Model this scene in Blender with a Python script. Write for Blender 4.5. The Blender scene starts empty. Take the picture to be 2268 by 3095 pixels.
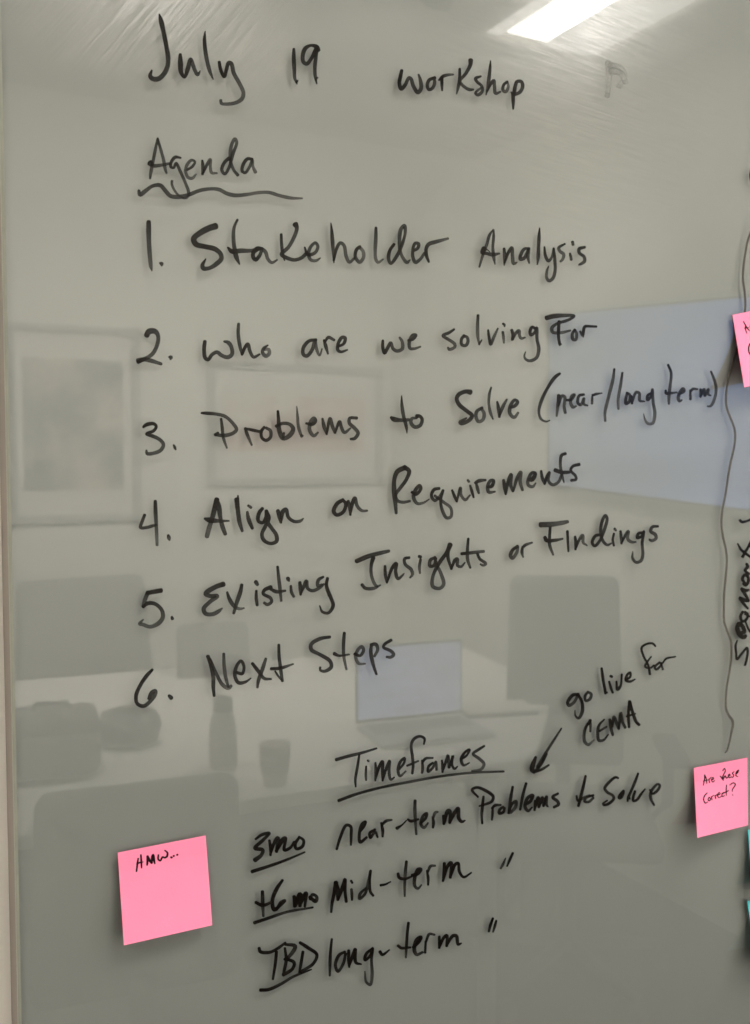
import bpy, bmesh, math, random
from mathutils import Vector, Matrix
R = math.radians
random.seed(11)
sc = bpy.context.scene
COL = sc.collection

# ---------------------------------------------------------------- tuning
EXPOSURE = 1.42
BOARD = (.214, .219, .217)
PINK = (.97, .255, .42)
HAZE_ROUGH = .22
HAZE = .12
GLASS_IOR = 1.56
INK = (.004, .0028, .002)
GLASS_T = .0065
SCREEN = 1.2
LIGHTS = [
    (1.69, 1.76, 1.91, 2.11, -1.73, -.54, "long ceiling light whose reflection shows at the top right of the board", 9, 2.6, 1.9),
    (.50, .58, .72, .80, -1.60, -.98, "ceiling light just above the top left of the board, beside the brushed glare", 24, 3, 3),
    (-1.0, -.92, -.74, -.66, -2.0, -1.35, "ceiling light left of the camera, casting the right hand shadows", 14, 6, 6)]
WASH = 180

# ---------------------------------------------------------------- camera, world, exposure
PW, PH, F = 2268.0, 3095.0, 3000.0            # photograph size and focal length in its pixels
YAW, PITCH = R(27.8), 0.0557
CAM = Vector((0.0, -0.80, 1.50))
cam = bpy.data.cameras.new("camera")
cam.sensor_fit = 'VERTICAL'
cam.sensor_height = 36.0
cam.lens = 36.0 * F / PH
cam.clip_start, cam.clip_end = 0.02, 100
cam.dof.use_dof = True                          # focused on the writing: the mirrored room lies beyond focus
cam.dof.focus_distance = 0.90
cam.dof.aperture_fstop = 8
co = bpy.data.objects.new("camera", cam)
COL.objects.link(co)
co.location = CAM
co.rotation_euler = (math.pi / 2 - PITCH, 0, -YAW)
sc.camera = co
CM = co.rotation_euler.to_matrix()

w = bpy.data.worlds.new("World")
sc.world = w
w.use_nodes = True
w.node_tree.nodes["Background"].inputs[0].default_value = (.9, .85, .78, 1)
w.node_tree.nodes["Background"].inputs[1].default_value = 0.05
vs = sc.view_settings
vs.view_transform = 'Standard'
vs.look = 'None'
vs.gamma = 1
vs.use_curve_mapping = False
vs.exposure = EXPOSURE
sc.cycles.use_denoising = True
sc.cycles.max_bounces = 8
sc.cycles.diffuse_bounces = 4
sc.cycles.glossy_bounces = 3
sc.cycles.transparent_max_bounces = 24
sc.cycles.sample_clamp_indirect = 4
sc.cycles.caustics_reflective = False
sc.cycles.caustics_refractive = False


def ray(px, py):
    return (CM @ Vector(((px - PW / 2) / F, -(py - PH / 2) / F, -1.0)))


def board(px, py, y=0.0):
    """photograph pixel -> point on the plane of the board (or y in front of it)"""
    d = ray(px, py)
    t = (y - CAM.y) / d.y
    return CAM + d * t


def mirror(px, py, axis, v):
    """photograph pixel -> the real point of the room whose reflection in the board is seen there"""
    d = ray(px, py)
    i = 'xyz'.index(axis)
    if axis == 'y':
        v = -v
    t = (v - CAM[i]) / d[i]
    p = CAM + d * t
    return Vector((p.x, -p.y, p.z))


# ---------------------------------------------------------------- helpers
def tag(o, label=None, cat=None, group=None, kind=None):
    if label: o['label'] = label
    if cat: o['category'] = cat
    if group: o['group'] = group
    if kind: o['kind'] = kind
    return o


def empty(name, loc, rz=0.0):
    o = bpy.data.objects.new(name, None)
    COL.objects.link(o)
    o.empty_display_size = .05
    o.location = loc
    o.rotation_euler = (0, 0, rz)
    return o


def link(name, bm, mats, parent=None, smooth=False, world=False):
    me = bpy.data.meshes.new(name)
    bm.to_mesh(me)
    bm.free()
    for m in (mats if isinstance(mats, (list, tuple)) else [mats]):
        me.materials.append(m)
    if smooth:
        for p in me.polygons: p.use_smooth = True
    o = bpy.data.objects.new(name, me)
    COL.objects.link(o)
    if parent:
        o.parent = parent
        if world:                                   # the mesh is written in room coordinates
            mw = Matrix.LocRotScale(parent.location, parent.rotation_euler, None)
            o.matrix_parent_inverse = mw.inverted()
    return o


def box(bm, x0, x1, y0, y1, z0, z1, bev=0.0, seg=2, mat=0):
    r = bmesh.ops.create_cube(bm, size=1)
    vs_ = r['verts']
    for v in vs_:
        v.co = Vector(((x0 + x1) / 2 + v.co.x * (x1 - x0), (y0 + y1) / 2 + v.co.y * (y1 - y0), (z0 + z1) / 2 + v.co.z * (z1 - z0)))
    fs = set(f for v in vs_ for f in v.link_faces)
    for f in fs: f.material_index = mat
    if bev:
        es = list(set(e for v in vs_ for e in v.link_edges))
        bmesh.ops.bevel(bm, geom=es, offset=bev, segments=seg, affect='EDGES', profile=.5)
    return bm


def lathe(bm, prof, cx=0, cy=0, n=28):
    rings = []
    for r, z in prof:
        rings.append([bm.verts.new((cx + r * math.cos(2 * math.pi * k / n), cy + r * math.sin(2 * math.pi * k / n), z)) for k in range(n)])
    for a, b in zip(rings, rings[1:]):
        for k in range(n):
            bm.faces.new((a[k], a[(k + 1) % n], b[(k + 1) % n], b[k]))
    bm.faces.new(rings[0][::-1])
    bm.faces.new(rings[-1])
    return bm


def tube(bm, pts, r, n=10):
    pts = [Vector(p) for p in pts]
    rings = []
    for i, p in enumerate(pts):
        t = (pts[min(i + 1, len(pts) - 1)] - pts[max(i - 1, 0)]).normalized()
        a = t.orthogonal().normalized()
        b = t.cross(a)
        rr = r[i] if isinstance(r, (list, tuple)) else r
        rings.append([bm.verts.new(p + (a * math.cos(2 * math.pi * k / n) + b * math.sin(2 * math.pi * k / n)) * rr) for k in range(n)])
    for u, v in zip(rings, rings[1:]):
        best = min(range(n), key=lambda s: (u[0].co - v[s].co).length)
        for k in range(n):
            bm.faces.new((u[k], u[(k + 1) % n], v[(k + 1 + best) % n], v[(k + best) % n]))
    bm.faces.new(rings[0][::-1])
    bm.faces.new(rings[-1])
    bmesh.ops.recalc_face_normals(bm, faces=bm.faces)
    return bm


# ---------------------------------------------------------------- materials
def newmat(name):
    m = bpy.data.materials.new(name)
    m.use_nodes = True
    return m, m.node_tree.nodes, m.node_tree.links


def noise(N, L, scale, detail=3, rough=.55, stretch=None, rot=None, coord='Object'):
    tc = N.new('ShaderNodeTexCoord')
    mp = N.new('ShaderNodeMapping')
    if rot:                                         # turn first, then stretch
        mp.vector_type = 'TEXTURE'
        mp.inputs['Rotation'].default_value = rot
        stretch = tuple(1 / q for q in stretch)
    if stretch: mp.inputs['Scale'].default_value = stretch
    n = N.new('ShaderNodeTexNoise')
    n.inputs['Scale'].default_value = scale
    n.inputs['Detail'].default_value = detail
    n.inputs['Roughness'].default_value = rough
    L.new(tc.outputs[coord], mp.inputs[0])
    L.new(mp.outputs[0], n.inputs['Vector'])
    return n.outputs[0]


def remap(N, L, src, a, b, lo=0.0, hi=1.0):
    r = N.new('ShaderNodeMapRange')
    r.inputs[1].default_value, r.inputs[2].default_value = a, b
    r.inputs[3].default_value, r.inputs[4].default_value = lo, hi
    L.new(src, r.inputs[0])
    return r.outputs[0]


def mathn(N, L, op, a, b):
    m = N.new('ShaderNodeMath')
    m.operation = op
    for i, v in enumerate((a, b)):
        if isinstance(v, (int, float)): m.inputs[i].default_value = v
        else: L.new(v, m.inputs[i])
    return m.outputs[0]


def plain(name, c1, c2=None, scale=20, rough=.5, spec=.4, bump=0.0, bscale=200, metal=0.0, stretch=None):
    m, N, L = newmat(name)
    b = N['Principled BSDF']
    b.inputs['Roughness'].default_value = rough
    b.inputs['Specular IOR Level'].default_value = spec
    b.inputs['Metallic'].default_value = metal
    c2 = c2 or tuple(x * .85 for x in c1)
    mx = N.new('ShaderNodeMix')
    mx.data_type = 'RGBA'
    mx.inputs[6].default_value = (*c1, 1)
    mx.inputs[7].default_value = (*c2, 1)
    L.new(remap(N, L, noise(N, L, scale, stretch=stretch), .35, .65), mx.inputs[0])
    L.new(mx.outputs[2], b.inputs['Base Color'])
    if bump:
        bp = N.new('ShaderNodeBump')
        bp.inputs['Strength'].default_value = bump
        bp.inputs['Distance'].default_value = .002
        L.new(noise(N, L, bscale, 4), bp.inputs['Height'])
        L.new(bp.outputs[0], b.inputs['Normal'])
    return m


def glow(name, c, s):
    m, N, L = newmat(name)
    N.remove(N['Principled BSDF'])
    e = N.new('ShaderNodeEmission')
    e.inputs[0].default_value = (*c, 1)
    e.inputs[1].default_value = s
    L.new(e.outputs[0], N['Material Output'].inputs[0])
    return m


def screen(name, c_a, c_b, axis, v0, v1, strength, stretch):
    """a lit screen: it runs from colour a to colour b, with faint rows of content"""
    m, N, L = newmat(name)
    N.remove(N['Principled BSDF'])
    ge = N.new('ShaderNodeNewGeometry')
    sp = N.new('ShaderNodeSeparateXYZ')
    L.new(ge.outputs['Position'], sp.inputs[0])
    mx = N.new('ShaderNodeMix')
    mx.data_type = 'RGBA'
    mx.inputs[6].default_value, mx.inputs[7].default_value = (*c_a, 1), (*c_b, 1)
    L.new(remap(N, L, sp.outputs[axis], v0, v1), mx.inputs[0])
    rows = remap(N, L, noise(N, L, 1.0, 3, .6, stretch=stretch), .35, .65, .80 * strength, 1.12 * strength)
    e = N.new('ShaderNodeEmission')
    L.new(mx.outputs[2], e.inputs[0]); L.new(rows, e.inputs[1])
    L.new(e.outputs[0], N['Material Output'].inputs[0])
    return m


M_wall = plain("wall_paint", (.84, .80, .76), (.80, .76, .72), 6, .8, .2, .35, 260)
M_room = plain("room_paint", (.80, .785, .715), (.76, .745, .675), 3, .8, .2, .2, 200)
M_ceil = plain("ceiling_paint", (.62, .59, .55), (.58, .55, .51), 3, .9, .1, .2, 200)
M_floor = plain("carpet", (.09, .09, .095), (.06, .06, .065), 60, .95, .1, .4, 300)
M_panel = plain("back_painted_glass", BOARD, tuple(x * .965 for x in BOARD), 2.2, .6, .0)
M_edge = plain("glass_edge", (.30, .31, .27), (.27, .285, .25), 30, .3, .5)
M_rail = plain("painted_rail", (.34, .30, .275), (.31, .275, .25), 8, .6, .3)
M_black = plain("dark_plastic", (.10, .10, .10), (.13, .13, .13), 30, .45, .4)
M_fabric = plain("dark_fabric", (.17, .165, .158), (.23, .22, .21), 150, .9, .2, .3, 500)
M_frame = plain("grey_frame", (.47, .46, .43), (.42, .41, .385), 30, .5, .3)
M_mount = plain("picture_mount", (.74, .72, .66), (.70, .68, .62), 10, .8, .2)
M_table = plain("table_laminate", (.84, .82, .77), (.80, .78, .73), 5, .5, .3)
M_metal = plain("brushed_metal", (.5, .5, .5), (.4, .4, .4), 60, .35, .5, metal=.9)
M_pink = plain("pink_paper", PINK, tuple(x * .97 for x in PINK), 40, .85, .1, .08, 500)
M_teal = plain("teal_paper", (.10, .62, .66), (.095, .60, .64), 40, .85, .1, .08, 500)


def art(name, cols, scale, dist):
    m, N, L = newmat(name)
    b = N['Principled BSDF']
    b.inputs['Roughness'].default_value = .5
    n = noise(N, L, scale, 5, .6)
    cr = N.new('ShaderNodeValToRGB')
    cr.color_ramp.elements[0].position = .42
    cr.color_ramp.elements[0].color = (*cols[0], 1)
    cr.color_ramp.elements[1].position = .60
    cr.color_ramp.elements[1].color = (*cols[-1], 1)
    for i, c in enumerate(cols[1:-1]):
        e = cr.color_ramp.elements.new(.45 + .1 * (i + .5) / max(1, len(cols) - 2))
        e.color = (*c, 1)
    L.new(n, cr.inputs[0])
    L.new(cr.outputs[0], b.inputs['Base Color'])
    return m


M_art_grey = art("grey_print", [(.22, .22, .21), (.33, .32, .29), (.58, .53, .46)], 5, 0)
M_art_red = art("red_print", [(.62, .45, .40), (.68, .54, .47), (.72, .66, .58)], 6, 0)

# the front face of the glass: a sharp clear reflection, and a hazy one from wiping marks
def make_glass():
    m, N, L = newmat("clear_glass_front")
    N.remove(N['Principled BSDF'])
    tr = N.new('ShaderNodeBsdfTransparent')
    tr.inputs[0].default_value = (.97, .985, .965, 1)
    gl = N.new('ShaderNodeBsdfGlossy')
    gl.inputs['Roughness'].default_value = 0.008
    hz = N.new('ShaderNodeBsdfGlossy')
    hz.inputs['Roughness'].default_value = HAZE_ROUGH
    # Fresnel by Schlick's formula, the same from both sides of the pane
    ge = N.new('ShaderNodeNewGeometry')
    dt = N.new('ShaderNodeVectorMath')
    dt.operation = 'DOT_PRODUCT'
    L.new(ge.outputs['Normal'], dt.inputs[0]); L.new(ge.outputs['Incoming'], dt.inputs[1])
    cosi = mathn(N, L, 'ABSOLUTE', dt.outputs['Value'], 0)
    f0 = ((GLASS_IOR - 1) / (GLASS_IOR + 1)) ** 2
    frv = mathn(N, L, 'ADD', mathn(N, L, 'MULTIPLY', mathn(N, L, 'POWER', mathn(N, L, 'SUBTRACT', 1.0, cosi), 5.0), 1 - f0), f0)
    # wiping marks: fine curved strokes, three directions, in patches
    s1 = noise(N, L, 9, 6, .7, stretch=(2.0, 1, 60), rot=(0, R(6), 0))
    s2 = noise(N, L, 9, 6, .7, stretch=(2.0, 1, 56), rot=(0, R(-52), 0))
    s3 = noise(N, L, 4, 3, .6)
    a = mathn(N, L, 'MULTIPLY', remap(N, L, s1, .40, .68, .35, 1.45), remap(N, L, s3, .3, .65, .55, 1.15))
    # the second wiping direction only towards the board's left side
    sep = N.new('ShaderNodeSeparateXYZ')
    tc = N.new('ShaderNodeTexCoord')
    L.new(tc.outputs['Object'], sep.inputs[0])
    side = remap(N, L, sep.outputs[0], .28, .48)
    b = remap(N, L, s2, .40, .68, .2, 1.5)
    mx = N.new('ShaderNodeMix')
    L.new(side, mx.inputs[0]); L.new(b, mx.inputs[2]); L.new(a, mx.inputs[3])
    # glare put into the glass: haze kept to patches round the lamp reflections
    glare_patch = None
    for px, py, r0, r1 in ((1760, 200, .03, .22), (520, 0, .01, .11)):
        c = board(px, py)
        vd = N.new('ShaderNodeVectorMath')
        vd.operation = 'DISTANCE'
        L.new(tc.outputs['Object'], vd.inputs[0])
        vd.inputs[1].default_value = c
        k = remap(N, L, mathn(N, L, 'ADD', vd.outputs['Value'], remap(N, L, s3, .3, .7, -.05, .05)), r0, r1, 1.0, .03)
        glare_patch = k if glare_patch is None else mathn(N, L, 'MAXIMUM', glare_patch, k)
    haze = mathn(N, L, 'MULTIPLY', mathn(N, L, 'MULTIPLY', mx.outputs[0], glare_patch), HAZE)
    m1 = N.new('ShaderNodeMixShader')
    L.new(frv, m1.inputs[0]); L.new(tr.outputs[0], m1.inputs[1]); L.new(gl.outputs[0], m1.inputs[2])
    m2 = N.new('ShaderNodeMixShader')
    L.new(haze, m2.inputs[0]); L.new(m1.outputs[0], m2.inputs[1]); L.new(hz.outputs[0], m2.inputs[2])
    L.new(m2.outputs[0], N['Material Output'].inputs[0])
    return m


M_glass = make_glass()


def make_ink(name, col, thin, rough=.22, base=.0):
    """marker ink: the vertex attribute 'ink' is how much ink the tip left there"""
    m, N, L = newmat(name)
    b = N['Principled BSDF']
    b.inputs['Base Color'].default_value = (*col, 1)
    b.inputs['Roughness'].default_value = rough
    b.inputs['Specular IOR Level'].default_value = .09
    at = N.new('ShaderNodeAttribute')
    at.attribute_name = 'ink'
    uv = N.new('ShaderNodeUVMap')
    mp = N.new('ShaderNodeMapping')
    mp.inputs['Scale'].default_value = (45, 4.5, 1)
    n = N.new('ShaderNodeTexNoise')
    n.inputs['Scale'].default_value = 1.0
    n.inputs['Detail'].default_value = 3
    L.new(uv.outputs[0], mp.inputs[0]); L.new(mp.outputs[0], n.inputs['Vector'])
    streak = remap(N, L, n.outputs[0], .3, .7, -.22, .14)
    dens = mathn(N, L, 'ADD', at.outputs['Fac'], streak)
    al = remap(N, L, dens, 0, 1, thin, 1.0)
    L.new(al, b.inputs['Alpha'])
    return m


M_ink = make_ink("dry_erase_ink", INK, .62)
M_ghost = make_ink("erased_ink", (.16, .16, .15), .0)
M_line = make_ink("thin_grey_ink", (.055, .047, .038), .70)
M_pen = make_ink("pen_ink", (.012, .004, .006), .88, .5)


# ---------------------------------------------------------------- handwriting
def parse(text):
    out, key = {}, None
    for ln in text.strip().splitlines():
        ln = ln.strip()
        if not ln: continue
        if ln[0] == '@':
            key = ln[1:]
            out[key] = []
        elif ln[0] == 'W':
            p = ln.rsplit(' ', 3) if ln.count(' ') == 3 else None
            f = ln.split(' ')
            if len(f) == 5: nm, x0, y0, s = f[1], float(f[2]), float(f[3]), float(f[4])
            else: nm, x0, y0, s = f[1], float(f[2]), float(f[3]), 600 / 1652
            out[key].append([nm, []])
        else:
            st = []
            for t in ln.split():
                a = [float(v) for v in t.split(',')]
                st.append((x0 + a[0] * s, y0 + a[1] * s, a[2] * s))
            out[key][-1][1].append(st)
    return out


def spline(pts, step=2.2):
    """Catmull-Rom (centripetal) through (x, y, width)"""
    P = [Vector(p) for p in pts]
    if len(P) == 2:
        a, b = P
        m = (a + b) / 2
        m.z = max(a.z, b.z)
        P = [a, m, b]
    P = [P[0] * 2 - P[1]] + P + [P[-1] * 2 - P[-2]]
    out = []
    for i in range(1, len(P) - 2):
        p0, p1, p2, p3 = P[i - 1:i + 3]
        d = lambda u, v: max(1e-3, math.hypot(u.x - v.x, u.y - v.y) ** .5)
        t0 = 0; t1 = t0 + d(p0, p1); t2 = t1 + d(p1, p2); t3 = t2 + d(p2, p3)
        n = max(2, int(math.hypot(p2.x - p1.x, p2.y - p1.y) / step))
        for k in range(n):
            t = t1 + (t2 - t1) * k / n
            A1 = p0 * ((t1 - t) / (t1 - t0)) + p1 * ((t - t0) / (t1 - t0))
            A2 = p1 * ((t2 - t) / (t2 - t1)) + p2 * ((t - t1) / (t2 - t1))
            A3 = p2 * ((t3 - t) / (t3 - t2)) + p3 * ((t - t2) / (t3 - t2))
            B1 = A1 * ((t2 - t) / (t2 - t0)) + A2 * ((t - t0) / (t2 - t0))
            B2 = A2 * ((t3 - t) / (t3 - t1)) + A3 * ((t - t1) / (t3 - t1))
            out.append(B1 * ((t2 - t) / (t2 - t1)) + B2 * ((t - t1) / (t2 - t1)))
    out.append(P[-2])
    for p in out: p.z = max(p.z, .8)
    return out


def word_mesh(strokes, project, dark=0.0, lift=0.00012, wob=.05, mul=1.0):
    """ribbons of ink; project(px, py, lift) gives the point in the room"""
    verts, faces, uvs, ink = [], [], [], []
    rnd = random.Random(len(strokes) * 977 + int(strokes[0][0][0]))
    arc = rnd.random() * 10
    z = lift
    for si, st in enumerate(strokes):
        S = spline(st)
        L = sum(math.hypot(b.x - a.x, b.y - a.y) for a, b in zip(S, S[1:]))
        # rounded ends where the stroke ends wide
        def cap(end, nxt):
            t = Vector((end.x - nxt.x, end.y - nxt.y, 0))
            if t.length < 1e-6: return []
            t.normalize()
            r = end.z * .5
            return [Vector((end.x + t.x * r * .75 * q, end.y + t.y * r * .75 * q, end.z * math.sqrt(max(0, 1 - q * q)))) for q in (.35, .65, .88, .99)]
        S = cap(S[0], S[1])[::-1] + S + cap(S[-1], S[-2])
        d0 = min(1, max(.25, rnd.gauss(.92, .10) + dark))
        d1 = min(1, max(.15, rnd.gauss(.50, .17) + dark))
        ph, fq = rnd.random() * 6.28, rnd.uniform(.02, .05)
        i0 = len(verts)
        dist = 0
        n = len(S)
        ACR = (-1, -.72, 0, .72, 1)
        for i, p in enumerate(S):
            a, b = S[max(0, i - 1)], S[min(n - 1, i + 1)]
            if i: dist += math.hypot(p.x - S[i - 1].x, p.y - S[i - 1].y)
            t = Vector((b.x - a.x, b.y - a.y))
            if t.length < 1e-6: t = Vector((1, 0))
            t.normalize()
            hw = p.z * .5 * mul * (1 + wob * math.sin(dist * fq * 3 + ph) * .6)
            q = dist / max(L, 1)
            dd = d0 + (d1 - d0) * min(1, q * 1.15) + .10 * math.sin(dist * fq + ph)
            dd += .22 * math.exp(-dist / 14) - .0
            if q > .96: dd += .12
            for u in ACR:
                x, y = p.x - t.y * hw * u, p.y + t.x * hw * u
                verts.append(project(x, y, z + dist * 4e-9 + (1 - u * u) * 2.5e-5))
                uvs.append((arc + dist * .01, u * .5 + si * 1.7))
                e = .10 if abs(u) == .72 else (-.30 if abs(u) == 1 else 0)
                ink.append(min(1, max(0, dd + e)))
        k = len(ACR)
        for i in range(n - 1):
            for j in range(k - 1):
                a = i0 + i * k + j
                faces.append((a, a + k, a + k + 1, a + 1))
        z += 6e-6
        arc += L * .01 + 3
    return verts, faces, uvs, ink


def word(name, strokes, project, mat, parent, **kw):
    v, f, uv, ink = word_mesh(strokes, project, **kw)
    me = bpy.data.meshes.new(name)
    me.from_pydata([tuple(p) for p in v], [], f)
    ul = me.uv_layers.new(name="UVMap")
    for lp in me.loops: ul.data[lp.index].uv = uv[lp.vertex_index]
    at = me.attributes.new('ink', 'FLOAT', 'POINT')
    for i, q in enumerate(ink): at.data[i].value = q
    me.materials.append(mat)
    for p in me.polygons: p.use_smooth = True
    me.update()
    o = bpy.data.objects.new(name, me)
    COL.objects.link(o)
    o.parent = parent
    mw = Matrix.LocRotScale(parent.location, parent.rotation_euler, None)
    o.matrix_parent_inverse = mw.inverted()
    return o


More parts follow.
